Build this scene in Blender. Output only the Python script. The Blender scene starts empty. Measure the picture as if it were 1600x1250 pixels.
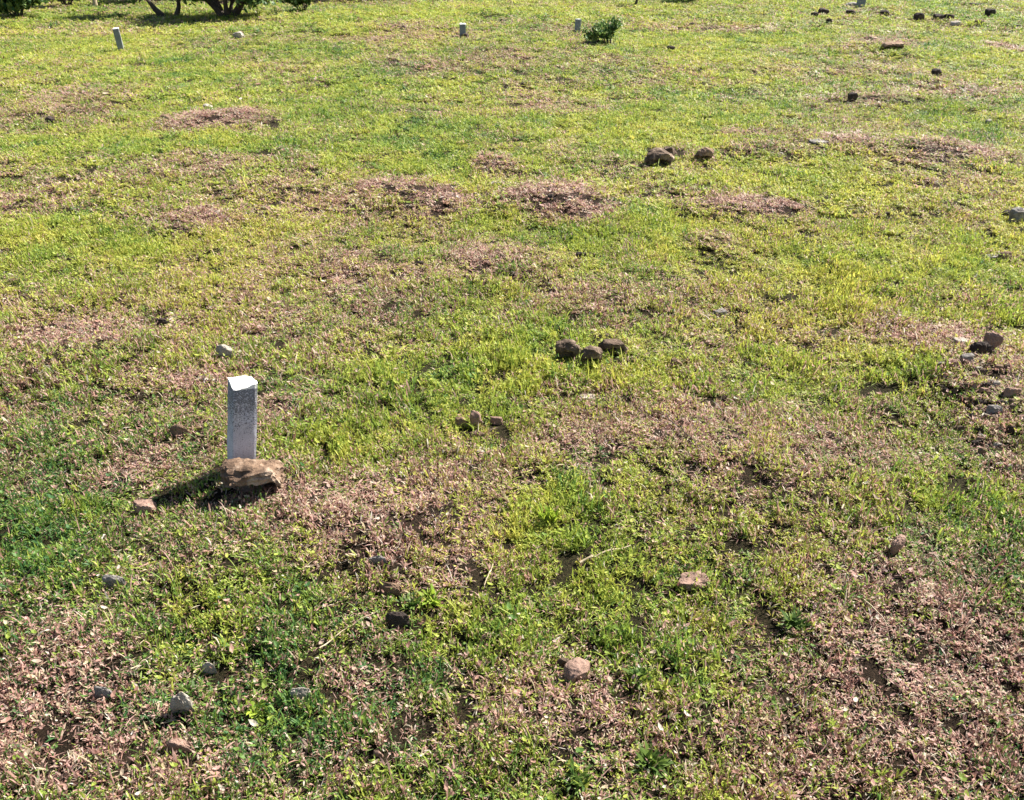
import bpy, bmesh, math, random
import numpy as np
from mathutils import Vector, Matrix, noise as mn

random.seed(7)
rng = np.random.default_rng(7)
S = bpy.context.scene
R = math.radians

# ------------------------------------------------------------------ camera, sky, sun, exposure
FPX, PITCH, CAMH = 1340.0, R(29.7), 1.5          # focal length in pixels of the 1600 wide photo
cd = bpy.data.cameras.new('camera')
cam = bpy.data.objects.new('camera', cd)
S.collection.objects.link(cam)
cam.location = (0, 0, CAMH)
cam.rotation_euler = (math.pi/2 - PITCH, 0, 0)
cd.sensor_width = 36; cd.lens = 36*FPX/1600
cd.clip_start = 0.05; cd.clip_end = 1000
S.camera = cam

SUN_EL = R(46); SUN_DIR = Vector((0.84, 0.54, 0)).normalized()
w = bpy.data.worlds.new('World'); S.world = w; w.use_nodes = True
nt = w.node_tree; bg = nt.nodes['Background']
sky = nt.nodes.new('ShaderNodeTexSky'); sky.sky_type = 'NISHITA'; sky.sun_disc = False
sky.sun_elevation = SUN_EL; sky.sun_rotation = math.atan2(SUN_DIR.x, SUN_DIR.y)
nt.links.new(sky.outputs[0], bg.inputs[0]); bg.inputs[1].default_value = 0.05
sl = bpy.data.lights.new('sun', 'SUN'); sl.energy = 5.0; sl.angle = R(0.5); sl.color = (1, 0.95, 0.86)
so = bpy.data.objects.new('sun', sl); S.collection.objects.link(so)
d = Vector((SUN_DIR.x*math.cos(SUN_EL), SUN_DIR.y*math.cos(SUN_EL), math.sin(SUN_EL)))
so.rotation_euler = d.to_track_quat('Z', 'Y').to_euler()
so.location = d*30
S.view_settings.view_transform = 'Standard'; S.view_settings.look = 'None'
S.view_settings.exposure = 1.6; S.view_settings.gamma = 1

# ------------------------------------------------------------------ noise and ground shape
def _hash(ix, iy, s):
    n = (ix.astype(np.int64)*374761393 + iy.astype(np.int64)*668265263 + s*1274126177) & 0xffffffff
    n = ((n ^ (n >> 13))*1274126177) & 0xffffffff
    n = (n ^ (n >> 16)) & 0xffff
    return n/32767.5 - 1
def vn(x, y, s=0):
    x = np.asarray(x, float); y = np.asarray(y, float)
    ix = np.floor(x); iy = np.floor(y); fx = x-ix; fy = y-iy
    fx = fx*fx*(3-2*fx); fy = fy*fy*(3-2*fy)
    a = _hash(ix, iy, s); b = _hash(ix+1, iy, s); c = _hash(ix, iy+1, s); e = _hash(ix+1, iy+1, s)
    return (a*(1-fx)+b*fx)*(1-fy) + (c*(1-fx)+e*fx)*fy
def fbm(x, y, s=0, o=3):
    t = 0; a = 1; n = 0
    for i in range(o):
        t = t + a*vn(x*2**i+17.3*i, y*2**i-9.1*i, s+i); n += a; a *= .55
    return t/n*1.5

def ray(px, py):
    c, s = math.cos(PITCH), math.sin(PITCH)
    u = (px-800)/FPX; v = -(py-625)/FPX
    return np.array([u, c+v*s, -s+v*c])
def flat(px, py):
    r = ray(px, py); t = CAMH/-r[2]
    return r[0]*t, r[1]*t
def ell(px, py, rx, ry):                          # a patch read off the photo as a patch on the ground
    x, y = flat(px, py); x1, _ = flat(px+rx, py)
    _, ya = flat(px, max(py-ry, -60)); _, yb = flat(px, py+ry)
    return x, y, abs(x1-x), max((ya-yb)/2, .03)
MOUNDS = [(ell(*m[:4]), m[4]) for m in [
    (862,332,80,26,.10), (640,318,85,26,.07), (1170,335,80,20,.05), (300,352,60,22,.04), (335,192,60,16,.07),
    (1110,390,40,18,.03), (770,262,36,14,.04), (800,425,110,30,.04),
    (1180,740,230,90,.06), (1540,620,110,90,.08), (1400,900,300,150,.03), (560,860,260,90,.05), (400,960,200,120,.03),
    (90,570,120,40,.05), (1480,250,90,16,.08), (1340,235,90,14,.05), (120,165,90,25,.06), (1400,160,90,14,.07),
    (1190,245,50,10,.04), (900,1120,200,60,.02), (1380,80,60,12,.08), (640,45,60,8,.05)]]
def hgt(x, y, micro=True):
    x = np.asarray(x, float); y = np.asarray(y, float)
    h = .035*fbm(x*.35, y*.35, 5, 2)*np.minimum(1, y/4)
    for (cx, cy, rx, ry), a in MOUNDS:
        h = h + a*np.exp(-((x-cx)/rx)**2-((y-cy)/ry)**2)
    if micro:
        h = h + .012*fbm(x*3.1, y*3.1, 40, 2) + .010*fbm(x*10, y*10, 60, 2)*np.clip(2-y/4, .3, 1)
    return h
def P(px, py):
    r = ray(px, py); t = CAMH/-r[2]
    for _ in range(12):
        h = float(hgt(r[0]*t, r[1]*t)); t = (CAMH-h)/-r[2]
    return Vector((r[0]*t, r[1]*t, float(hgt(r[0]*t, r[1]*t))))
def ppm(v):                                       # photo pixels per metre, across, at a ground point
    return FPX/(v.y*math.cos(PITCH)+(CAMH-v.z)*math.sin(PITCH))

# where the turf is dry (+) or lush (-)
DRY = [(ell(*m[:4]), m[4]) for m in [
    (335,192,85,17,.8),(120,165,100,32,.45),(300,352,65,20,.8),(200,285,160,12,.3),(60,320,90,25,.3),
    (600,300,60,20,.7),(690,330,60,20,.7),(865,330,75,24,1.0),(905,345,50,14,.6),
    (1150,332,60,12,.6),(1200,335,55,16,.9),(1110,392,40,20,.65),(770,262,36,15,.7),(780,418,100,28,.5),(900,470,80,35,.4),
    (1150,213,60,9,.6),(1195,245,60,12,.5),(1320,235,90,10,.5),(1480,250,90,13,.6),(1370,157,90,10,.5),(1500,140,130,12,.5),
    (1250,108,160,9,.4),(1140,45,110,8,.4),(650,48,50,7,.5),(560,62,120,5,.4),(1380,72,40,10,.6),(1572,74,26,7,1.0),
    (110,530,90,28,.6),(40,615,70,50,.5),(215,730,50,30,.9),(430,650,40,18,.9),(310,600,40,14,.6),
    (1080,650,110,30,.6),(950,695,120,35,.55),(1200,710,200,60,.4),(1400,530,90,32,.55),(1540,590,80,70,.7),(1560,720,60,80,.5),
    (470,790,150,40,.7),(600,830,130,50,.55),(700,740,100,30,.3),(60,1100,120,90,.7),(100,985,110,50,.3),
    (180,1200,200,60,.45),(1450,1010,220,110,.5),(1500,1150,170,130,.5),(870,1110,170,80,.65),(1120,1180,200,90,.4),
    (720,900,120,40,.35),(640,1180,140,80,.25),(920,620,50,10,.3),(450,330,120,60,.2),(700,100,300,12,.15),(850,165,70,14,.35),
    (300,262,120,20,.25),(520,430,140,60,.15),(240,880,60,30,.3),(520,1060,100,40,.3),(350,700,60,40,.2),
    (850,820,60,45,-.6),(640,255,180,32,-.35),(1000,190,250,40,-.25),(150,230,220,18,-.5),(360,235,70,12,-.6),(1350,420,200,45,-.4),
    (1290,300,120,40,-.35),(700,560,200,70,-.3),(70,820,110,60,-.4),(700,640,110,40,-.3),(1190,62,90,9,-.6),(700,25,120,8,-.4),
    (430,980,150,90,-.35),(1020,380,90,35,-.3),(1250,960,120,50,-.2),(580,690,120,40,-.35),(1030,345,50,18,-.5),(150,400,150,30,-.3),
    (1000,930,120,60,-.15),(1540,200,80,14,-.3),(950,560,130,40,-.2),(460,1130,60,40,-.4)]]
BARE = [(ell(*m[:4]), m[4]) for m in [
    (470,800,140,40,.45),(430,950,160,90,.35),(1545,600,60,80,.6),(1180,745,150,40,.3),(1400,560,80,18,.35),(620,990,40,25,.6),
    (870,345,60,14,.5),(90,560,80,30,.35),(340,195,40,9,.5),(215,725,40,20,.45),(300,372,26,8,.5),(960,740,80,30,.4),(1560,740,60,60,.3),
    (1290,880,120,25,.3),(1380,1010,60,30,.3),(1450,1150,100,60,.3),(100,960,60,15,.4)]]
def dryness(x, y):
    t = .30 + .24*fbm(x*1.2, y*.9, 90) + .20*fbm(x*5, y*4, 110, 2)
    for (cx, cy, rx, ry), a in DRY:
        t = t + a*np.exp(-(((x-cx)/rx)**2+((y-cy)/ry)**2)**1.3)
    t = t - .10*np.clip((y-3.0)/3, 0, 1) + .06*np.clip((2.5-y)/.8, 0, 1) + .03
    return np.clip(t*np.where(y < 3, .86, 1), .03, np.where(y < 3, .84, .96))
def bareness(x, y):
    t = .05 + .12*fbm(x*3, y*3, 140)
    for (cx, cy, rx, ry), a in BARE:
        t = t + a*np.exp(-(((x-cx)/rx)**2+((y-cy)/ry)**2))
    return np.clip(t, 0, .75)
def hue(x, y):                                    # 0 yellow green .. 1 deep green
    t = .40 + .28*fbm(x*.8, y*.6, 200) + .25*fbm(x*4, y*4, 220, 2)
    t = t + .34*np.exp(-(y/2.4)**2) - .18*np.exp(-((y-4.2)/1.8)**2) + .22*np.exp(-((x+1.6)/.9)**2-((y-2)/1.2)**2)
    return np.clip(t, 0, 1)

# ------------------------------------------------------------------ helpers
def tag(o, label=None, cat=None, group=None, kind=None):
    if label: o['label'] = label
    if cat: o['category'] = cat
    if group: o['group'] = group
    if kind: o['kind'] = kind
    return o
def link(name, me, mat=None, parent=None):
    o = bpy.data.objects.new(name, me); S.collection.objects.link(o)
    if mat: me.materials.append(mat)
    if parent: o.parent = parent
    return o
def empty(name, loc):
    o = bpy.data.objects.new(name, None); S.collection.objects.link(o); o.location = loc
    o.empty_display_size = .1
    return o
def mesh_np(name, v, f):
    me = bpy.data.meshes.new(name)
    me.from_pydata([tuple(a) for a in v], [], [tuple(a) for a in f]); me.update()
    return me
class N:
    def __init__(s, name):
        s.m = bpy.data.materials.new(name); s.m.use_nodes = True; s.t = s.m.node_tree
        s.b = s.t.nodes['Principled BSDF']; s.out = s.t.nodes['Material Output']
    def n(s, t, **k):
        a = s.t.nodes.new('ShaderNode'+t)
        for q, v in k.items(): setattr(a, q, v)
        return a
    def l(s, a, b): s.t.links.new(a, b)
    def ramp(s, fac, stops):
        r = s.n('ValToRGB'); e = r.color_ramp.elements
        while len(e) < len(stops): e.new(.5)
        for i, (p, c) in enumerate(stops): e[i].position = p; e[i].color = (*c, 1)
        s.l(fac, r.inputs[0]); return r.outputs[0]
    def math(s, op, a, b=0.0):
        m = s.n('Math', operation=op)
        for i, q in enumerate((a, b)):
            if hasattr(q, 'links'): s.l(q, m.inputs[i])
            else: m.inputs[i].default_value = q
        return m.outputs[0]
    def mix(s, f, a, b):
        m = s.n('Mix', data_type='RGBA')
        for q, i in ((f, 0), (a, 6), (b, 7)):
            if hasattr(q, 'links'): s.l(q, m.inputs[i])
            else: m.inputs[i].default_value = q if i == 0 else (*q, 1)
        return m.outputs[2]
    def noise(s, scale, detail=4, rough=.6, coord='Object'):
        if not hasattr(s, 'tc'): s.tc = s.n('TexCoord')
        a = s.n('TexNoise'); a.inputs['Scale'].default_value = scale; a.inputs['Detail'].default_value = detail
        a.inputs['Roughness'].default_value = rough; s.l(s.tc.outputs[coord], a.inputs['Vector']); return a.outputs['Fac']
    def bump(s, h, strength, dist):
        b = s.n('Bump'); b.inputs['Strength'].default_value = strength; b.inputs['Distance'].default_value = dist
        s.l(h, b.inputs['Height']); s.l(b.outputs[0], s.b.inputs['Normal'])

# ------------------------------------------------------------------ materials
def leaf_mat(name, greens, browns=None, trans=.45, dryattr=True):
    m = N(name)
    geo = m.n('NewGeometry'); oi = m.n('ObjectInfo')
    r1 = m.math('FRACT', m.math('ADD', geo.outputs['Random Per Island'], oi.outputs['Random']))
    r2 = m.math('FRACT', m.math('MULTIPLY', r1, 37.7))
    if dryattr:
        ad = m.n('Attribute', attribute_type='INSTANCER', attribute_name='dry')
        ah = m.n('Attribute', attribute_type='INSTANCER', attribute_name='hue')
        hv = m.math('ADD', m.math('MULTIPLY', ah.outputs['Fac'], .75), m.math('MULTIPLY', r2, .35))
        g = m.ramp(hv, greens)
        b = m.ramp(r2, browns)
        isdry = m.math('LESS_THAN', r1, ad.outputs['Fac'])
        col = m.mix(isdry, g, b)
    else:
        col = m.ramp(r1, greens)
    m.l(col, m.b.inputs['Base Color'])
    m.b.inputs['Roughness'].default_value = .55
    m.b.inputs['Specular IOR Level'].default_value = .35
    tr = m.n('BsdfTranslucent'); m.l(col, tr.inputs[0])
    mx = m.n('MixShader'); mx.inputs[0].default_value = trans
    m.l(m.b.outputs[0], mx.inputs[1]); m.l(tr.outputs[0], mx.inputs[2]); m.l(mx.outputs[0], m.out.inputs[0])
    return m.m
TURF = leaf_mat('turf_leaf',
    [(0, (.54,.46,.10)), (.2, (.45,.46,.085)), (.5, (.32,.39,.06)), (.78, (.15,.25,.045)), (1, (.05,.14,.04))],
    [(0, (.11,.045,.04)), (.15, (.26,.13,.10)), (.35, (.46,.27,.21)), (.62, (.53,.33,.29)), (.76, (.42,.33,.25)), (.87, (.58,.47,.28)), (1, (.62,.56,.50))])
BUSHLEAF = leaf_mat('bush_leaf', [(0, (.035,.085,.02)), (.5, (.09,.17,.045)), (1, (.27,.34,.10))], trans=.3, dryattr=False)
WEEDLIGHT = leaf_mat('weed_leaf_bright', [(0, (.20,.32,.03)), (1, (.36,.44,.05))], trans=.45, dryattr=False)
WEEDDARK = leaf_mat('weed_leaf_deep', [(0, (.04,.09,.015)), (1, (.14,.21,.035))], trans=.4, dryattr=False)
LITTER = leaf_mat('litter_leaf', [(0, (.07,.03,.025)), (.5, (.20,.09,.07)), (1, (.34,.22,.16))], trans=.2, dryattr=False)

def ground_mat():
    m = N('soil')
    a = m.n('Attribute', attribute_type='GEOMETRY', attribute_name='dry')
    n1 = m.noise(25, 8, .7); n2 = m.noise(140, 5, .7)
    soil = m.ramp(n1, [(.3, (.010,.006,.005)), (.6, (.028,.017,.012)), (.8, (.07,.045,.032))])
    green = m.ramp(n2, [(.35, (.012,.014,.006)), (.7, (.04,.042,.014))])
    n3 = m.noise(330, 4, .7); n4 = m.noise(90, 3, .6)
    cc = m.mix(a.outputs['Fac'], green, soil)
    cc = m.mix(m.math('MULTIPLY', m.math('GREATER_THAN', n3, .58), .7), cc, (.12,.075,.05))
    cc = m.mix(m.math('MULTIPLY', m.math('GREATER_THAN', n4, .60), .9), cc, (.012,.008,.006))
    m.l(cc, m.b.inputs['Base Color'])
    m.b.inputs['Roughness'].default_value = .95; m.b.inputs['Specular IOR Level'].default_value = .1
    m.bump(m.math('ADD', n1, n2), 1.0, .02)
    return m.m
def stone_mat(name, c1, c2, c3):
    c1 = tuple(.6*q for q in c1); c2 = tuple(.9*q for q in c2); c3 = tuple(1.1*q for q in c3)
    m = N(name); n1 = m.noise(14, 8, .65); n2 = m.noise(70, 6, .75); n3 = m.noise(5, 3, .5)
    c = m.ramp(n1, [(.3, c1), (.52, c2), (.72, c3)])
    c = m.mix(m.math('MULTIPLY', m.math('GREATER_THAN', n2, .62), .45), c, tuple(q*.4 for q in c1))
    m.l(c, m.b.inputs['Base Color']); m.b.inputs['Roughness'].default_value = .9
    m.b.inputs['Specular IOR Level'].default_value = .2
    m.bump(m.math('ADD', m.math('MULTIPLY', n2, .6), n1), 1.0, .012)
    return m.m
STONE = dict(
    tan=stone_mat('tan_stone', (.12,.075,.05), (.27,.18,.12), (.42,.31,.23)),
    pink=stone_mat('pink_stone', (.20,.13,.10), (.34,.22,.17), (.48,.35,.29)),
    grey=stone_mat('grey_stone', (.13,.115,.10), (.27,.245,.225), (.44,.41,.385)),
    pale=stone_mat('pale_stone', (.26,.22,.18), (.42,.37,.31), (.60,.54,.47)),
    basalt=stone_mat('brown_stone', (.04,.028,.02), (.15,.105,.075), (.42,.32,.24)),
    dark=stone_mat('dark_stone', (.025,.018,.016), (.06,.045,.038), (.13,.10,.08)),
    orange=stone_mat('ochre_stone', (.07,.04,.028), (.23,.15,.10), (.56,.44,.34)))
def bark_mat():
    m = N('bark'); n1 = m.noise(12, 6, .7)
    m.l(m.ramp(n1, [(.3, (.025,.018,.013)), (.75, (.12,.09,.07))]), m.b.inputs['Base Color'])
    m.b.inputs['Roughness'].default_value = .9; m.bump(n1, .8, .02); return m.m
BARK = bark_mat()
def straw_mat():
    m = N('straw'); n1 = m.noise(60, 3, .5)
    m.l(m.ramp(n1, [(.3, (.30,.23,.13)), (.75, (.52,.43,.30))]), m.b.inputs['Base Color'])
    m.b.inputs['Roughness'].default_value = .7; return m.m
STRAW = straw_mat()
def concrete_mat(dark_top):
    m = N('whitewashed_concrete')
    n1 = m.noise(9, 5, .6); n2 = m.noise(230, 4, .75); n3 = m.noise(420, 2, .5); n4 = m.noise(30, 4, .7)
    base = m.ramp(n1, [(.3, (.42,.42,.48)), (.7, (.62,.61,.68))])
    sep = m.n('SeparateXYZ'); m.l(m.tc.outputs['Object'], sep.inputs[0]); z = sep.outputs['Z']
    # lichen speckle, thickest in a band just under the chipped top
    band = m.n('MapRange'); band.inputs[1].default_value = .12; band.inputs[2].default_value = .27
    band.inputs[3].default_value = .63; band.inputs[4].default_value = dark_top; m.l(z, band.inputs[0])
    sp = m.math('GREATER_THAN', m.math('ADD', n2, m.math('MULTIPLY', n4, .25)), m.math('ADD', band.outputs[0], .12))
    c = m.mix(m.math('MULTIPLY', sp, .8), base, (.07,.07,.08))
    sp2 = m.math('GREATER_THAN', n3, .6); c = m.mix(m.math('MULTIPLY', sp2, .5), c, (.16,.15,.19))
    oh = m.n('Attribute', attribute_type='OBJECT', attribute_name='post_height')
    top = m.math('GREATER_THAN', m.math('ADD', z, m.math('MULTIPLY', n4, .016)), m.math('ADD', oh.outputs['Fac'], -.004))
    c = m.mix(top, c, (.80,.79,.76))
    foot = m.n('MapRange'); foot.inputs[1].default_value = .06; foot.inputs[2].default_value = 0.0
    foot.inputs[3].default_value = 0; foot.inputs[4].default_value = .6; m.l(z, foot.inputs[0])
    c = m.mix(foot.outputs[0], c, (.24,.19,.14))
    m.l(c, m.b.inputs['Base Color']); m.b.inputs['Roughness'].default_value = .88
    m.bump(m.math('ADD', n2, n4), .6, .003); return m.m
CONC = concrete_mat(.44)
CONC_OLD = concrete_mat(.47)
for nd in CONC_OLD.node_tree.nodes:
    if nd.type == 'VALTORGB':
        nd.color_ramp.elements[0].color = (.17,.19,.19,1); nd.color_ramp.elements[1].color = (.30,.32,.31,1)

# ------------------------------------------------------------------ ground sheet
def axis(parts):
    out = []
    for a, b, st in parts: out += list(np.arange(a, b, st))
    return np.array(out)
pos = axis([(0, 2.6, .025), (2.6, 6, .07), (6, 14, .2), (14, 60, 2), (60, 301, 30)])
xs = np.concatenate([-pos[:0:-1], pos])
ys = axis([(-300, -20, 40), (-20, .4, 1.7), (.4, 5, .025), (5, 9, .06), (9, 22, .15), (22, 60, 2), (60, 400, 30)])
X, Y = np.meshgrid(xs, ys); Z = hgt(X, Y)
V = np.stack([X.ravel(), Y.ravel(), Z.ravel()], 1).astype(np.float32)
nx, ny = len(xs), len(ys)
i = (np.arange(ny-1)[:, None]*nx + np.arange(nx-1)[None]).ravel()
F = np.stack([i, i+1, i+1+nx, i+nx], 1).astype(np.int32)
me = bpy.data.meshes.new('ground')
me.vertices.add(len(V)); me.vertices.foreach_set('co', V.ravel())
me.loops.add(F.size); me.loops.foreach_set('vertex_index', F.ravel())
me.polygons.add(len(F)); me.polygons.foreach_set('loop_start', np.arange(0, F.size, 4, dtype=np.int32))
me.update(calc_edges=True)
at = me.attributes.new('dry', 'FLOAT', 'POINT'); at.data.foreach_set('value', dryness(X, Y).ravel().astype(np.float32))
me.shade_smooth()
tag(link('ground', me, ground_mat()), kind='structure')

# ------------------------------------------------------------------ turf: leaf clumps on the ground (nobody could count them)
def blade(vs, fs, base, az, L, W, lean, curl, seg=3, tip=.0):
    """one bent, pointed leaf; lean from the vertical, curl adds to it"""
    dx, dy = math.cos(az), math.sin(az); sx, sy = -dy, dx
    p = Vector(base); th = lean; k = len(vs)
    for j in range(seg):
        t = j/seg; ww = W*(.55+.9*t) if t < .5 else W*(1.0-.55*(t-.5)*2)
        roll = .25*math.sin(az*3+j)
        vs.append((p.x+sx*ww/2, p.y+sy*ww/2, p.z+roll*ww)); vs.append((p.x-sx*ww/2, p.y-sy*ww/2, p.z-roll*ww))
        p = p + Vector((dx*math.sin(th), dy*math.sin(th), math.cos(th)))*(L/seg); th += curl/seg
    vs.append((p.x, p.y, p.z))
    for j in range(seg-1):
        a = k+2*j; fs.append((a, a+1, a+3, a+2))
    a = k+2*(seg-1); fs.append((a, a+1, a+2))
def leafdisc(vs, fs, c, az, Lh, Wh, tilt):
    k = len(vs); q = Matrix.Rotation(az, 3, 'Z') @ Matrix.Rotation(tilt, 3, 'Y')
    for u, v, z in ((-1,0,.1),(-.45,.85,0),(.35,.8,.05),(1,0,.25),(.35,-.8,.05),(-.45,-.85,0),(0,0,-.12)):
        p = q @ Vector((u*Lh, v*Wh, z*Lh)); vs.append((c[0]+p.x, c[1]+p.y, c[2]+p.z))
    for a in range(6): fs.append((k+a, k+(a+1) % 6, k+6))
coll = bpy.data.collections.new('turf_clumps')
NV = 12
for kx in range(NV):
    r = random.Random(100+kx); vs, fs = [], []
    for _ in range(11):                            # rooted tufts, the leaves of each fan out from one point
        rr = .047*math.sqrt(r.random()); a = r.uniform(0, 6.283); bx, by = rr*math.cos(a), rr*math.sin(a); tl = r.uniform(.6, 1.35)
        for q in range(r.randint(4, 7)):
            blade(vs, fs, (bx+r.gauss(0, .0025), by+r.gauss(0, .0025), -.004), r.uniform(0, 6.283),
                  tl*r.uniform(.013, .030), r.uniform(.003, .0062), r.uniform(.05, 1.0), r.uniform(.3, 2.0))
        if r.random() < .75:
            s_ = r.uniform(.003, .006)
            leafdisc(vs, fs, (bx+r.gauss(0, .006), by+r.gauss(0, .006), tl*r.uniform(.006, .024)), r.uniform(0, 6.283), s_, s_*r.uniform(.4, .8), r.uniform(-1.2, 1.2))
    for _ in range(13):                             # creeping stems and crumbs of thatch on the soil
        rr = .045*math.sqrt(r.random()); a = r.uniform(0, 6.283)
        blade(vs, fs, (rr*math.cos(a), rr*math.sin(a), r.uniform(.001, .006)), r.uniform(0, 6.283), r.uniform(.015, .035), .0018, 1.35, .3, 3)
    for _ in range(14):
        rr = .05*math.sqrt(r.random()); a = r.uniform(0, 6.283); s_ = r.uniform(.0015, .0032)
        leafdisc(vs, fs, (rr*math.cos(a), rr*math.sin(a), .002), r.uniform(0, 6.283), s_, s_*.8, r.uniform(-.6, .6))
    if kx % 4 == 0:
        blade(vs, fs, (0, 0, 0), r.uniform(0, 6.283), r.uniform(.05, .08), .003, .5, 1.0, 4)
    if kx % 3 == 1:
        s = r.uniform(.009, .013)
        leafdisc(vs, fs, (r.uniform(-.03, .03), r.uniform(-.03, .03), .02), r.uniform(0, 6.283), s, s*.55, r.uniform(-.5, .5))
    m2 = mesh_np('turf_clump', vs, fs); m2.materials.append(TURF)
    coll.objects.link(bpy.data.objects.new('turf_clump_%02d' % kx, m2))

def scatter(x0, x1, y0, y1, dens, slope):
    n = int((x1-x0)*(y1-y0)*dens)
    x = rng.uniform(x0, x1, n); y = rng.uniform(y0, y1, n)
    k = np.abs(x) < slope*y+.9+.03*y
    return x[k], y[k]
zones = [(-3, 3, .75, 2.6, 1250, 1.0), (-4.2, 4.2, 2.6, 4.6, 900, 1.0), (-7, 7, 4.6, 8, 430, 1.0), (-11, 11, 8, 13, 220, .95), (-17, 17, 13, 22, 110, .9)]
scl = [.72, .85, 1.2, 1.7, 2.4]
PX, PY, SC = [], [], []
for zn, s in zip(zones, scl):
    x, y = scatter(zn[0], zn[1], zn[2], zn[3], zn[4], .62)
    PX.append(x); PY.append(y); SC.append(np.full(len(x), s))
PX = np.concatenate(PX); PY = np.concatenate(PY); SC = np.concatenate(SC)
dr = dryness(PX, PY); ba = bareness(PX, PY)
keep = rng.random(len(PX)) > ba*.10+.40*np.clip(vn(PX*30, PY*30, 340), 0, 1)*(SC < 1.3)
# the litter strip beyond the field carries little turf
keep &= ~((PY > 17.9+.3*vn(PX*1.5, PX*0, 9)) & (PX < -1.5) & (rng.random(len(PX)) > .12))
PX, PY, SC, dr = PX[keep], PY[keep], SC[keep], dr[keep]
n = len(PX); print('clumps', n)
e = .02
gx = (hgt(PX+e, PY)-hgt(PX-e, PY))/(2*e); gy = (hgt(PX, PY+e)-hgt(PX, PY-e))/(2*e)
PZ = hgt(PX, PY)
hu = hue(PX, PY)
var = (rng.random(n) < .8)
dr2 = np.clip(dr + rng.normal(0, .13, n), 0, 1)
hu2 = np.clip(hu + rng.normal(0, .20, n), 0, 1)
sz = SC*rng.uniform(.75, 1.3, n)
szz = sz*np.clip(1.15-.55*dr2, .5, 1.2)*np.where(SC > 2, .42, np.where(SC > 1.5, .5, np.where(SC > 1.1, .72, 1)))*(1+.35*np.clip(fbm(PX*7, PY*7, 300, 2), -1, 1)+.62*vn(PX*16, PY*16, 320))*np.where(PY < 3.6, 1.5, 1.2)
me = bpy.data.meshes.new('grass'); me.vertices.add(n)
me.vertices.foreach_set('co', np.stack([PX, PY, PZ], 1).astype(np.float32).ravel())
def fattr(nm, a):
    q = me.attributes.new(nm, 'FLOAT', 'POINT'); q.data.foreach_set('value', a.astype(np.float32))
fattr('dry', dr2); fattr('hue', hu2)
q = me.attributes.new('rot', 'FLOAT_VECTOR', 'POINT')
q.data.foreach_set('vector', np.stack([np.arctan(gy)+rng.normal(0, .16, n), -np.arctan(gx)+rng.normal(0, .16, n), rng.uniform(0, 6.283, n)], 1).astype(np.float32).ravel())
q = me.attributes.new('scl', 'FLOAT_VECTOR', 'POINT')
q.data.foreach_set('vector', np.stack([sz, sz, szz], 1).astype(np.float32).ravel())
q = me.attributes.new('pick', 'INT', 'POINT'); q.data.foreach_set('value', rng.integers(0, NV, n).astype(np.int32))
grass = tag(link('grass', me), 'short green and straw brown turf covering the whole field', 'grass', kind='stuff')
ng = bpy.data.node_groups.new('turf_scatter', 'GeometryNodeTree')
ng.interface.new_socket('Geometry', in_out='INPUT', socket_type='NodeSocketGeometry')
ng.interface.new_socket('Geometry', in_out='OUTPUT', socket_type='NodeSocketGeometry')
gi = ng.nodes.new('NodeGroupInput'); go = ng.nodes.new('NodeGroupOutput')
ci = ng.nodes.new('GeometryNodeCollectionInfo'); ci.inputs['Collection'].default_value = coll
ci.inputs['Separate Children'].default_value = True; ci.inputs['Reset Children'].default_value = True
ip = ng.nodes.new('GeometryNodeInstanceOnPoints'); ip.inputs['Pick Instance'].default_value = True
def na(nm, ty):
    a = ng.nodes.new('GeometryNodeInputNamedAttribute'); a.data_type = ty; a.inputs['Name'].default_value = nm
    return [o for o in a.outputs if o.enabled and o.name == 'Attribute'][0]
L = ng.links.new
L(gi.outputs[0], ip.inputs['Points']); L(ci.outputs[0], ip.inputs['Instance'])
L(na('pick', 'INT'), ip.inputs['Instance Index']); L(na('rot', 'FLOAT_VECTOR'), ip.inputs['Rotation'])
L(na('scl', 'FLOAT_VECTOR'), ip.inputs['Scale']); L(ip.outputs[0], go.inputs[0])
md = grass.modifiers.new('turf', 'NODES'); md.node_group = ng

# ------------------------------------------------------------------ leaf litter strip behind the field
vs, fs = [], []
r = random.Random(5)
for _ in range(9000):
    x = r.uniform(-14, -1.0); y = 17.9 + 3.0*r.random()**1.3
    if x > -3 and r.random() < (x+3)/2: continue
    s = r.uniform(.025, .06)
    leafdisc(vs, fs, (x, y, float(hgt(x, y, False))+r.uniform(.01, .07)+.10*max(0, y-17.3)), r.uniform(0, 6.28), s, s*.6, r.uniform(-.9, .9))
tag(link('leaf_litter', mesh_np('leaf_litter', vs, fs), LITTER), 'reddish brown leaf litter lying along the far edge of the field', 'leaf litter', kind='stuff')

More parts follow.
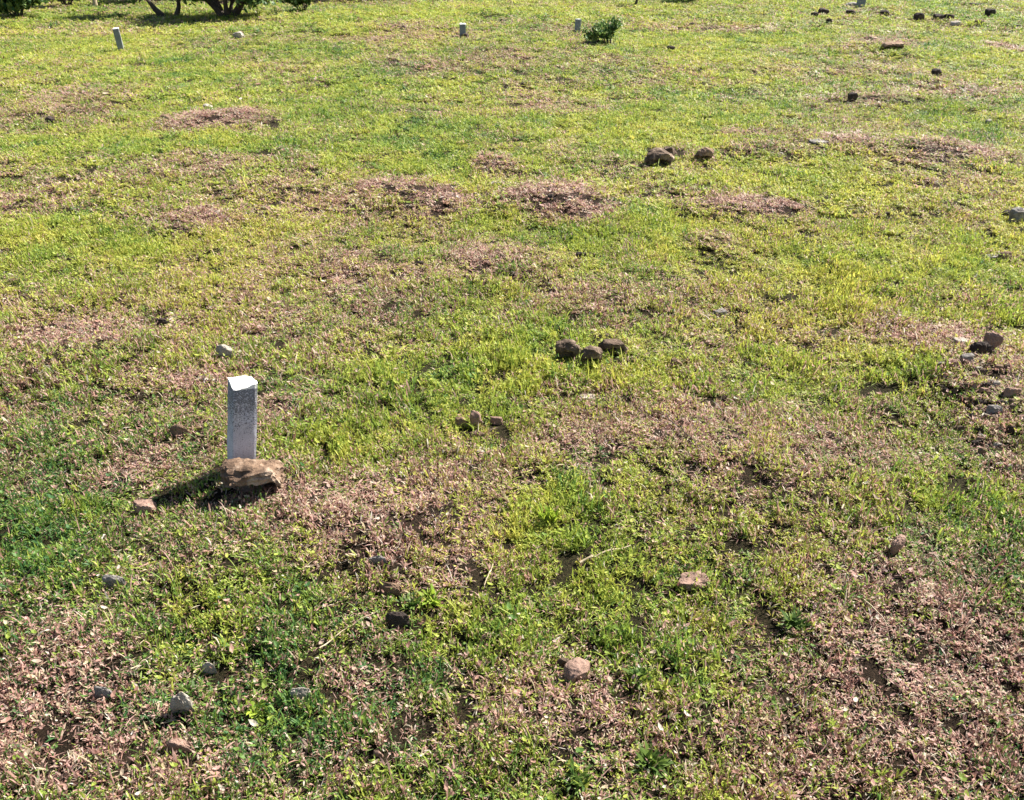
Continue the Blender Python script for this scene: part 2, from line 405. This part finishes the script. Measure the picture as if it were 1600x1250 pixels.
# ------------------------------------------------------------------ stones
def stone_mesh(seed, w_, d_, h_, rough=.20, flat_top=.0, sub=3, cave=0.0):
    bm = bmesh.new(); bmesh.ops.create_icosphere(bm, subdivisions=sub, radius=1)
    r = random.Random(seed); off = Vector((r.uniform(-50, 50), r.uniform(-50, 50), r.uniform(-50, 50)))
    planes = [(Vector((r.gauss(0, 1), r.gauss(0, 1), r.gauss(0, .8))).normalized(), r.uniform(.62, .9)) for _ in range(13)]
    if flat_top: planes.append((Vector((r.uniform(-.2, .2), r.uniform(-.2, .2), 1)).normalized(), flat_top))
    tx, ty = r.uniform(-.18, .18), r.uniform(-.1, .12)
    for v in bm.verts:
        p = v.co.copy()
        for nn, dd in planes:
            q = p.dot(nn)
            if q > dd: p -= nn*(q-dd)*.93
        p *= 1+rough*mn.fractal(p*1.3+off, .8, 2.1, 5)
        p += Vector((mn.noise(p*5+off), mn.noise(p*5-off), mn.noise(p*5+2*off)))*.06
        p += Vector((mn.noise(p*13+off), mn.noise(p*13-off), mn.noise(p*13+2*off)))*.025
        q = Vector((p.x*w_/2/.82, p.y*d_/2/.82, p.z*h_/2/.82))
        lz = h_*.30+tx*q.x+ty*q.y+.05*h_*mn.noise(p*3+off*2)
        if q.z > lz: q.z = lz+(q.z-lz)*.45
        # broken faces: undercut front and left, so they turn away from the sun
        lim = -d_*.30+(.10*q.x-.20*q.z)+.05*d_*mn.noise(p*4+off)
        if q.y < lim: q.y = lim+(q.y-lim)*.22
        lim = -w_*.40+.25*q.y-.25*q.z+.04*w_*mn.noise(p*5-off)
        if q.x < lim: q.x = lim+(q.x-lim)*.4
        if cave and q.y < d_*.1:                      # the hollow under the front edge
            mx_ = max(0, 1-abs((q.x+.06*w_)/(w_*.44))**6); mz_ = min(1, max(0, (h_*(.10+.07*mn.noise(p*3-off))-q.z)/(h_*.08)))
            q.y += d_*cave*mx_*mz_
        v.co = q
    me = bpy.data.meshes.new('stone'); bm.to_mesh(me); bm.free()
    for p in me.polygons: p.use_smooth = False
    return me
def stone(px, base, wpx, hpx, kind, label, seed=None, deep=.75, tilt=(0, 0), rz=None, flat_top=0, cave=0.0, f=None, name='stone', group='stones lying in the turf', sink=.27, dz=0):
    g = P(px, base-2); k = ppm(g)
    w_ = wpx/k; a = math.atan2(CAMH, g.y); wpx = wpx*1.08; w_ = wpx/k; f_ = f or (.80 if not flat_top else .42);
    if base < 130: wpx *= 1.15; w_ = wpx/k; hpx *= 1.2; sink = .12
    if base > 830: sink = max(sink, .42); hpx *= .9
    d_ = min(deep*w_, (1-f_)*hpx/k/math.sin(a)*1.7); d_ = max(d_, .35*w_); h_ = 1.3*f_*hpx/k/math.cos(a)/(1-sink)
    seed = seed or int(px*7+base*13)
    r = random.Random(seed)
    o = link(name, stone_mesh(seed, w_, d_, h_, flat_top=flat_top, cave=cave, sub=5 if wpx > 60 else 4 if wpx > 20 else 3), STONE[kind])
    o.rotation_euler = (.04, tilt[1]*.7, r.uniform(-.25, .15) if rz is None else rz)
    o.location = g + Vector((0, d_*.32, h_*(.5-sink)+dz))
    return tag(o, label, 'stone', group)

# the ochre rock leaning at the foot of the near marker
stone(391, 786, 96, 60, 'orange', f=.62, label='flat topped ochre rock with black shaded front at the foot of the near white post', seed=31, deep=.62, tilt=(0, R(-3)), rz=.12, cave=.8, name='rock', group=None, sink=.1)
stone(352, 563, 26, 20, 'pale', 'small pale stone in the grass just behind the near white post', seed=4, tilt=(R(-20), R(15)), group='stones lying in the turf')
tri = 'three stones huddled in mid field'
stone(886, 566, 30, 34, 'basalt', f=.72, label= 'upright tan stone, leftmost of the three huddled in mid field', seed=12, cave=.4, group=tri)
stone(921, 577, 32, 34, 'basalt', f=.72, label= 'chunky brown stone nearest the camera of the three huddled in mid field', seed=15, cave=.4, group=tri)
stone(956, 558, 46, 24, 'basalt', 'low long stone, rightmost of the three huddled in mid field', seed=19, cave=.4, group=tri)
stone(1028, 264, 38, 29, 'basalt', f=.75, label='largest rounded rock of the far pair, black on its near side', seed=22, cave=.45, deep=.9)
stone(1045, 252, 18, 22, 'basalt', 'small rock touching the right side of the largest far rock', seed=23, tilt=(R(-15), 0))
stone(1100, 257, 28, 25, 'tan', f=.72, label='pale capped rock, right one of the far pair, at the end of a brown patch', seed=26, cave=.45, deep=.9)
stone(743, 672, 17, 30, 'pink', 'small pointed pinkish stone standing upright among chips near the field centre', seed=33, deep=.6)
stone(720, 668, 20, 13, 'tan', 'flat brown chip left of the small pointed pinkish stone', seed=34)
stone(745, 690, 22, 13, 'tan', 'brown chip in front of the small pointed pinkish stone', seed=35)
stone(775, 666, 22, 13, 'pink', 'pinkish chip right of the small pointed pinkish stone', seed=36)
stone(756, 711, 28, 10, 'pale', 'thin whitish flake lying flat below the small pointed pinkish stone', seed=37, flat_top=.5)
stone(1402, 866, 26, 28, 'pink', 'pinkish tan wedge stone standing with a black shaded left side, right foreground', seed=41, tilt=(R(-15), R(-20)), rz=.6)
stone(1083, 927, 44, 26, 'pink', 'flat square pinkish stone half sunk in the foreground turf', seed=43, flat_top=.45, deep=.8, dz=.012)
stone(225, 810, 34, 30, 'pink', 'smooth pale pink stone lying to the left below the near white post', seed=46, flat_top=.7, f=.55, sink=.05)
stone(286, 1122, 32, 40, 'pale', 'chunky pale stone nearest the bottom left, with a black shadow below it', seed=48, cave=.35)
stone(162, 1098, 26, 26, 'grey', 'grey stone left of the chunky pale stone in the bottom left', seed=50)
stone(179, 924, 28, 26, 'grey', 'grey stone with a hollow on its left, left foreground', seed=52, tilt=(0, R(-15)))
stone(903, 1070, 42, 36, 'pink', 'jagged pinkish stone half buried at the bottom centre', seed=154, f=.45, tilt=(0, R(18)), rz=.5, dz=.008)
stone(882, 1050, 22, 18, 'basalt', 'small brown shard touching the left of the jagged pinkish stone', seed=155, dz=.006)
stone(620, 984, 38, 24, 'dark', 'dark stone over a shaded hole in the foreground turf', seed=56, tilt=(R(-25), 0), deep=.9)
stone(608, 932, 38, 20, 'orange', 'low reddish stone just behind the dark stone over the hole', seed=57, sink=.3)
stone(590, 886, 22, 16, 'grey', 'small grey stone behind the low reddish foreground stone', seed=58, sink=.3)
stone(300, 874, 18, 12, 'tan', 'little cream stone below the ochre rock', seed=59, sink=.3)
stone(252, 975, 20, 12, 'pink', 'little pink stone among dark leaves in the left foreground', seed=60, sink=.3)
stone(326, 1055, 20, 18, 'pale', 'small cream stone above the chunky pale stone', seed=61, sink=.3)
stone(472, 1100, 26, 24, 'pale', 'squat pale stone well right of the chunky pale one in the bottom left', seed=62, deep=.6)
stone(278, 1180, 40, 22, 'pink', 'pinkish stone sunk in dry turf at the bottom left', seed=64, sink=.35)
stone(280, 684, 26, 18, 'tan', 'tan stone with a dark left side, left of the near white post', seed=66, tilt=(R(-20), R(-15)))
stone(322, 598, 34, 10, 'pale', 'thin pale stone streak behind and left of the near white post', seed=67, flat_top=.4, sink=.4)
stone(252, 512, 14, 12, 'dark', 'small dark stone left of centre, upfield of the near white post', seed=68)
stone(112, 414, 14, 9, 'dark', 'small dark stone near the left edge, midway up the field', seed=69)
stone(1125, 501, 22, 15, 'grey', 'grey brown stone alone, upfield of the right hand dry mound', seed=70, tilt=(R(-20), 0))
stone(1106, 541, 17, 13, 'orange', 'small peach coloured flat stone below the lone grey brown stone', seed=71, flat_top=.5)
stone(1056, 576, 16, 13, 'tan', 'small dark faced stone between the huddled three and the peach flat stone', seed=72)
stone(1074, 568, 12, 8, 'pale', 'tiny pale chip beside the small dark faced stone', seed=73)
stone(907, 406, 18, 10, 'dark', 'dark faced stone below the brown mound in the middle of the field', seed=74, tilt=(R(-20), 0))
stone(980, 287, 10, 8, 'dark', 'tiny dark stone below and left of the far pair of rocks', seed=75)
stone(655, 417, 11, 7, 'dark', 'tiny dark stone left of the tan patch in mid field', seed=76)
stone(776, 290, 26, 7, 'grey', 'flat greenish grey stone below the small round brown patch', seed=77, flat_top=.4)
stone(860, 313, 10, 8, 'dark', 'tiny dark stone on top of the brown mound', seed=78)
stone(78, 195, 13, 11, 'dark', 'black stone near the left edge beside a tan patch', seed=79)
stone(258, 190, 15, 9, 'tan', 'dark fronted stone on the left edge of the far brown patch', seed=80)
stone(324, 174, 14, 9, 'pale', 'pale topped stone upfield of the far brown patch', seed=81)
stone(373, 63, 14, 9, 'pale', 'pale topped stone in front of the thick stemmed tree', seed=82)
stone(138, 254, 14, 8, 'tan', 'small tan stone in the green band on the left', seed=83)
stone(66, 254, 12, 6, 'dark', 'small dark stone in the green band near the left edge', seed=84)
stone(727, 63, 9, 7, 'dark', 'dark stone at the foot of the middle far marker post', seed=85)
stone(712, 63, 9, 5, 'tan', 'brown stone left of the foot of the middle far marker post', seed=86)
stone(1048, 82, 10, 7, 'dark', 'dark stone right of the lone small bush', seed=87)
stone(1081, 44, 9, 5, 'dark', 'dark stone below the far bush at the top of the field', seed=88)
stone(818, 136, 9, 6, 'dark', 'tiny dark stone at the centre, below the middle far marker post', seed=89)
stone(1331, 161, 13, 14, 'dark', 'black upright stone on a tan patch to the right', seed=90)
stone(1415, 167, 11, 8, 'dark', 'small black stone right of the black upright stone on the tan patch', seed=91)
stone(1464, 122, 14, 10, 'dark', 'black wedge stone below the scatter of dark stones at top right', seed=92)
stone(1397, 88, 30, 12, 'tan', f=.6, cave=.4, label= 'flat tan rock with a long black shaded front, upper right', seed=93, tilt=(R(-15), 0), deep=.8)
stone(1361, 68, 16, 8, 'orange', 'small tan rock left of the flat tan rock with the long shaded front', seed=94)
stone(1355, 76, 10, 6, 'orange', 'lower of the small tan rocks beside the flat tan rock', seed=95)
stone(918, 628, 24, 10, 'pale', 'thin cream stone in yellow grass between the huddled three and the right hand dry mound', seed=130, flat_top=.5)
stone(590, 1185, 16, 10, 'pink', 'little pink stone low in the turf left of the bottom centre', seed=131)
sc = 'dark stones scattered at the top right of the field'
stone(1272, 30, 9, 7, 'dark', 'leftmost small stone of the dark scatter at top right', seed=96, group=sc)
stone(1287, 27, 15, 9, 'dark', 'low dark stone next to the leftmost of the scatter', seed=97, group=sc)
stone(1295, 39, 7, 7, 'dark', 'tiny dark stone in front of the left end of the scatter', seed=98, group=sc)
stone(1330, 26, 13, 7, 'dark', 'dark stone in front of the far right marker post', seed=99, group=sc)
stone(1333, 14, 18, 6, 'grey', 'grey stone lying behind the dark one at the far right marker post', seed=100, group=sc)
stone(1383, 27, 12, 7, 'dark', 'dark stone just below a small weed in the top right scatter', seed=101, group=sc)
stone(1434, 37, 13, 12, 'dark', 'rounded tallest black stone of the top right scatter', seed=102, group=sc)
stone(1466, 35, 12, 9, 'dark', 'black stone, left one of the touching pair at top right', seed=103, group=sc)
stone(1482, 35, 15, 9, 'dark', 'black block, right one of the touching pair at top right', seed=104, group=sc)
stone(1494, 44, 14, 7, 'pale', 'pale flat stone below the touching black pair', seed=105, group=sc)
stone(1547, 28, 14, 10, 'dark', 'pointed black stone right of the touching pair', seed=106, group=sc)
stone(1531, 41, 12, 7, 'orange', 'reddish stone below the pointed black stone', seed=107, group=sc)
stone(1589, 48, 10, 6, 'dark', 'small black stone by the right edge at the end of the scatter', seed=108, group=sc)
stone(1524, 12, 14, 4, 'dark', 'thin dark stone farthest up at top right', seed=109, group=sc)
stone(1546, 197, 11, 8, 'pale', 'pale topped small stone by the right edge above the brown strip', seed=110)
stone(1507, 198, 10, 6, 'dark', 'dark small stone left of the pale topped one by the right edge', seed=111)
stone(1280, 228, 28, 11, 'grey', 'whitish low stone at the left end of a reddish dry strip', seed=112, flat_top=.5)
stone(1552, 307, 14, 8, 'dark', 'reddish dark stone near the right edge above the white one', seed=113)
stone(1592, 352, 26, 24, 'grey', 'whitish grey stone cut by the right edge', seed=114)
stone(1575, 345, 16, 14, 'dark', 'black stone against the left of the whitish grey stone at the right edge', seed=115)
stone(1588, 333, 14, 5, 'dark', 'thin dark stone behind the whitish grey stone at the right edge', seed=116)
stone(1571, 411, 20, 15, 'orange', 'brown stone with a dark front near the right edge below the whitish one', seed=117)
stone(1553, 407, 22, 10, 'grey', 'flat greenish grey stone left of the brown stone near the right edge', seed=118, flat_top=.4)
stone(1386, 338, 10, 5, 'dark', 'tiny dark stone in green turf to the right', seed=119)
ru = 'larger slabs of the rubble heap at the right edge'
stone(1548, 550, 26, 27, 'pink', 'pale pinkish slab propped on edge at the top of the right rubble heap', seed=121, deep=.35, tilt=(R(-35), R(15)), rz=-.5, group=ru, sink=.05)
stone(1506, 542, 28, 18, 'pale', 'pale flat slab to the left of the propped slab in the rubble heap', seed=122, tilt=(R(-15), R(12)), flat_top=.45, group=ru)
stone(1530, 560, 28, 24, 'dark', 'dark stone in the hollow beside the propped slab', seed=123, group=ru)
stone(1510, 570, 24, 14, 'grey', 'lilac grey stone below the pale flat slab', seed=124, group=ru)
stone(1487, 580, 22, 16, 'pink', 'pink stone at the lower left of the rubble heap', seed=125, group=ru)
stone(1472, 577, 18, 9, 'grey', 'greenish grey chip outermost on the left of the rubble heap', seed=126, group=ru)
stone(1546, 671, 36, 12, 'pale', 'long whitish stone lying flat below the rubble heap', seed=127, flat_top=.45, rz=-.3, deep=.5, group=ru)
stone(1580, 622, 26, 14, 'pink', 'pinkish stone between the rubble heap and the right edge', seed=128, group=ru)
stone(1552, 652, 22, 16, 'grey', 'grey stone just behind the long whitish stone', seed=129, group=ru)
for k in range(60):
    r = random.Random(900+k); px = r.gauss(1548, 34); py = r.gauss(640, 62)
    if px > 1640 or py < 560: continue
    stone(px, py, r.uniform(7, 15), r.uniform(5, 11), r.choice(['basalt', 'basalt', 'pink', 'tan', 'dark', 'dark', 'pale']), 'small stone chip among the rubble spread along the right edge', seed=901+k, group='small chips of the rubble at the right edge')

# ------------------------------------------------------------------ marker posts
def marker_mesh(seed, w_, h_):
    bm = bmesh.new(); bmesh.ops.create_cube(bm, size=1)
    bmesh.ops.subdivide_edges(bm, edges=bm.edges[:], cuts=7, use_grid_fill=True)
    off = Vector((seed*3.1, seed*1.7, 5))
    for v in bm.verts:
        c = v.co.copy(); z = c.z+.5
        rad = 1 - .0*z
        m_ = max(abs(c.x), abs(c.y))*2; mi = min(abs(c.x), abs(c.y))*2
        if mi > .98: c.x *= .955; c.y *= .955
        top = 1 if z > .985 else 0
        p = Vector((c.x*w_, c.y*w_, z*h_))
        nz = mn.fractal(p*22+off, 1, 2, 3)
        if top:
            edge = 1 if m_ > .98 else 0
            p.z += .008*nz - .004*edge + .05*p.x - .03*p.y
            if edge: p.x *= .975; p.y *= .975
        else:
            p.x += .0022*nz; p.y += .0022*mn.fractal(p*22-off, 1, 2, 3)
            if z > .85 and mi > .9: p.x *= .97; p.y *= .97
        p.z -= .04
        v.co = p
    me = bpy.data.meshes.new('marker'); bm.to_mesh(me); bm.free()
    return me
def marker(px, base, wpx, hpx, label, rz, lean=(0, 0), seed=1):
    g = P(px, base); k = ppm(g); w_ = wpx/k/1.10
    a = math.atan2(CAMH, g.y)
    h_ = hpx/k/math.cos(a)
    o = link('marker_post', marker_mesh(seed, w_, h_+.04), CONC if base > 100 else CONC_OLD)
    o.location = g + Vector((0, w_*.5, 0)); o.rotation_euler = (lean[0], lean[1], rz)
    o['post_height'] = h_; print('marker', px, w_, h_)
    return tag(o, label, 'marker post', 'white concrete marker posts in the field')
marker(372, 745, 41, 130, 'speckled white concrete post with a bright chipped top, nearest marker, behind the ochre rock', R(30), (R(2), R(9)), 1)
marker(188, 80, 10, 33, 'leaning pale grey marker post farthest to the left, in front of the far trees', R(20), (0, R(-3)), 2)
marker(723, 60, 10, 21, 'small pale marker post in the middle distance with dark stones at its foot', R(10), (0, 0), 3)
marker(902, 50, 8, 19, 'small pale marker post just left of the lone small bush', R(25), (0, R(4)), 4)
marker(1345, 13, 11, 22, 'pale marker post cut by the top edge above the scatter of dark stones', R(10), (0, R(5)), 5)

# thin pale pole at the far edge
def tube(vs, fs, pts, rad, sides=7):
    k0 = len(vs); n_ = len(pts)
    for j, p in enumerate(pts):
        t = (pts[min(j+1, n_-1)]-pts[max(j-1, 0)]).normalized()
        u = t.orthogonal().normalized(); v_ = t.cross(u)
        for s in range(sides):
            a = 6.2832*s/sides; q = p+(u*math.cos(a)+v_*math.sin(a))*rad[j]; vs.append(tuple(q))
    for j in range(n_-1):
        for s in range(sides):
            a = k0+j*sides+s; b = k0+j*sides+(s+1) % sides
            fs.append((a, b, b+sides, a+sides))
    fs.append(tuple(k0+s for s in reversed(range(sides)))); fs.append(tuple(k0+(n_-1)*sides+s for s in range(sides)))
g = P(150, 12); vs, fs = [], []
tube(vs, fs, [Vector((0, 0, -.1)), Vector((.004, 0, .5)), Vector((-.006, .01, 1.1)), Vector((0, 0, 1.5))], [.040, .038, .037, .034], 10)
po = link('wooden_pole', mesh_np('pole', vs, fs), STRAW); po.location = g
tag(po, 'thin straight pale yellow pole at the far left edge of the field', 'pole')

# ------------------------------------------------------------------ bushes and trees
def bush(name, px, base, wpx, hpx, label, cat, stems, leafs, lsize, lean=0, trunk_r=.03, open_=.3, shape='round', group=None, seed=1, crown_low=.25):
    g = P(px, base); k = ppm(g); W_ = wpx/k; H = hpx/k
    r = random.Random(seed); root = empty(name, g)
    tag(root, label, cat, group)
    vs, fs, tips = [], [], []
    def branch(p, dr_, ln, rad, depth):
        pts = [p]; q = p; d_ = dr_.copy()
        for j in range(4):
            d_ = (d_+Vector((r.gauss(0, .18), r.gauss(0, .18), r.gauss(.03, .1)))).normalized()
            q = q+d_*ln/4; pts.append(q)
        tube(vs, fs, pts, [rad*(1-.16*j) for j in range(5)], 6 if depth else 8)
        if depth == 0 or r.random() < .0: tips.append((pts[-1], ln)); tips.append((pts[2], ln*.7)); return
        for _ in range(r.choice([2, 3, 3])):
            j = r.choice([2, 3, 4])
            nd = (d_+Vector((r.gauss(0, .65), r.gauss(0, .65), r.gauss(.1, .35)))).normalized()
            branch(pts[j], nd, ln*r.uniform(.6, .85), rad*(1-.16*j)*.62, depth-1)
    for s in range(stems):
        a = 6.2832*s/stems+r.uniform(-.4, .4); sp = .55 if stems > 1 else .1
        dd = Vector((math.cos(a)*sp+lean, math.sin(a)*sp, 1)).normalized()
        p0 = Vector((math.cos(a), math.sin(a), 0))*trunk_r*(1.3 if stems > 1 else 0) + Vector((0, 0, -.04))
        branch(p0, dd, H*.42, trunk_r*r.uniform(.7, 1.1), 2)
    link('trunk', mesh_np('trunk', vs, fs), BARK, root)
    cv, cf = [], []
    ext = max(.01, W_/2)
    for _ in range(leafs):
        c, ln = r.choice(tips)
        q = c + Vector((r.gauss(0, 1), r.gauss(0, 1), r.gauss(0, .8)))*ln*open_
        q.z = max(q.z, crown_low*H*r.uniform(.6, 1.2))
        s = lsize*r.uniform(.6, 1.3)
        leafdisc(cv, cf, q, r.uniform(0, 6.28), s, s*.5, r.uniform(-1.2, 1.2))
    # fit the crown to the width seen
    link('crown', mesh_np('crown', cv, cf), BUSHLEAF, root)
    return root
bush('small_bush', 950, 70, 75, 50, 'lone small dark green bush standing in open grass, leaning left', 'bush', 4, 1150, .026, lean=-.22, trunk_r=.018, open_=.34, seed=3, crown_low=.22)
tt = 'trees at the far edge of the field'
bush('tree', 357, 27, 160, 130, 'far tree with a thick dark cluster of stems', 'tree', 8, 4600, .05, trunk_r=.06, open_=.5, seed=8, crown_low=.17, group=tt)
bush('tree', 266, 25, 120, 100, 'far shrubby tree with a bent thin trunk, left of the thick stemmed one', 'tree', 2, 3000, .045, lean=-.25, trunk_r=.06, open_=.5, seed=11, crown_low=.12, group=tt)
bu = 'bushes along the far edge of the field'
bush('bush', 473, 19, 66, 45, 'low rounded bush right of the thick stemmed tree', 'bush', 6, 2200, .035, trunk_r=.015, open_=.30, seed=14, crown_low=.06, group=bu)
bush('bush', 30, 26, 90, 60, 'wide leafy bush at the top left corner', 'bush', 7, 3600, .05, trunk_r=.02, open_=.34, seed=16, crown_low=.12, group=bu)
bush('bush', 105, 10, 110, 60, 'dark bush between the top left corner and the pale pole', 'bush', 6, 2200, .045, trunk_r=.02, open_=.34, seed=19, crown_low=.08, group=bu)
bush('bush', 215, 6, 90, 60, 'dark bush behind the bent trunk, right of the pale pole', 'bush', 6, 1900, .045, trunk_r=.02, open_=.34, seed=21, crown_low=.1, group=bu)
bush('bush', 1085, 4, 110, 60, 'low dark bush at the top edge, above the lone small bush to its right', 'bush', 6, 2600, .045, trunk_r=.02, open_=.34, seed=24, crown_low=.06, group=bu)
bush('sapling', 992, 9, 30, 60, 'thin sapling at the top edge above the lone small bush', 'sapling', 1, 420, .03, trunk_r=.03, open_=.25, seed=27, crown_low=.4)
bush('weed', 1381, 20, 22, 9, 'small leafy weed growing among the dark stones at top right', 'weed', 4, 130, .02, trunk_r=.006, open_=.3, seed=28, crown_low=.1)

# ------------------------------------------------------------------ weeds in the turf
def rosette(px, py, wpx, label, mat, nleaf, up=.5, seed=1, wide=.16):
    g = P(px, py); k = ppm(g); rad = wpx/2/k; r = random.Random(seed); vs, fs = [], []
    for j in range(nleaf):
        a = j*2.4+r.uniform(-.4, .4)
        rr = rad*.35*math.sqrt(r.random()); b = r.uniform(0, 6.28)
        blade(vs, fs, (rr*math.cos(b), rr*math.sin(b), 0), a, rad*r.uniform(.5, 1.05), rad*wide*r.uniform(.8, 1.3), r.uniform(.3, 1.15)*(1.5-up), r.uniform(.2, .9), 4)
    o = link('weed', mesh_np('weed', vs, fs), mat); o.location = g
    return tag(o, label, 'weed', 'leafy weeds in the foreground turf')
rosette(676, 940, 62, 'bright yellow green star shaped weed right of the low reddish stone', WEEDLIGHT, 34, seed=1)
rosette(402, 1112, 60, 'bright lime weed near the bottom left, left of the squat pale stone', WEEDLIGHT, 40, seed=2)
rosette(1012, 1195, 80, 'largest dark green weed at the bottom edge, right of centre', WEEDDARK, 60, seed=3)
rosette(900, 1220, 70, 'dark green weed cut low at the bottom edge, just right of centre', WEEDDARK, 46, seed=4)
rosette(1240, 975, 54, 'compact dark green weed in the right foreground', WEEDDARK, 44, seed=5)
rosette(856, 815, 66, 'bright green grassy tuft left of the long pale twig', WEEDLIGHT, 60, up=1.1, seed=6, wide=.09)
rosette(1000, 1062, 60, 'dark weed right of the jagged pinkish stone', WEEDDARK, 40, seed=7)
rosette(640, 945, 50, 'green weed touching the low reddish stone', WEEDDARK, 36, seed=8)
rosette(295, 1085, 50, 'green weed just behind the chunky pale stone at the bottom left', WEEDDARK, 30, seed=9)
rosette(560, 1150, 60, 'mid green weed spreading at the bottom left of centre', WEEDDARK, 34, seed=10)

# ------------------------------------------------------------------ twigs and straws
def twig(pts, rpx, label, seed=1, name='twig', lift=.022, mat=STRAW):
    w_ = [P(*p) for p in pts]; k = ppm(w_[0]); r = random.Random(seed); out = []
    for a, b in zip(w_[:-1], w_[1:]):
        for j in range(5): 
            q = a.lerp(b, j/5); q.z = float(hgt(q.x, q.y))+lift+r.uniform(-.004, .004); q.x += r.gauss(0, .001); out.append(q)
    q = w_[-1].copy(); q.z += lift; out.append(q)
    c = sum(out, Vector())/len(out); vs, fs = [], []
    m_ = len(out)
    tube(vs, fs, [p-c for p in out], [.6*rpx/k*(1-.6*j/m_) for j in range(m_)], 6)
    o = link(name, mesh_np(name, vs, fs), mat); o.location = c
    return tag(o, label, name)
twig([(905, 888), (935, 876), (985, 862)], 3.2, 'long pale twig lying on the turf in the centre foreground', 1)
twig([(770, 893), (757, 925)], 2.2, 'short white straw stalk left of the long pale twig', 2, 'straw')
twig([(1352, 950), (1390, 992)], 1.8, 'thin pale straw stalk in the brown turf on the right', 3, 'straw')
twig([(500, 1022), (545, 990), (592, 965)], 1.8, 'thin yellowish runner stem left of the dark stone over the hole', 4, 'stem')
twig([(1040, 655), (1070, 685), (1100, 718)], 1.6, 'thin dark twig crossing the right hand dry mound', 5, 'twig', mat=BARK)
twig([(205, 1058), (240, 1035)], 1.8, 'short yellow straw above the chunky pale stone', 6, 'straw')
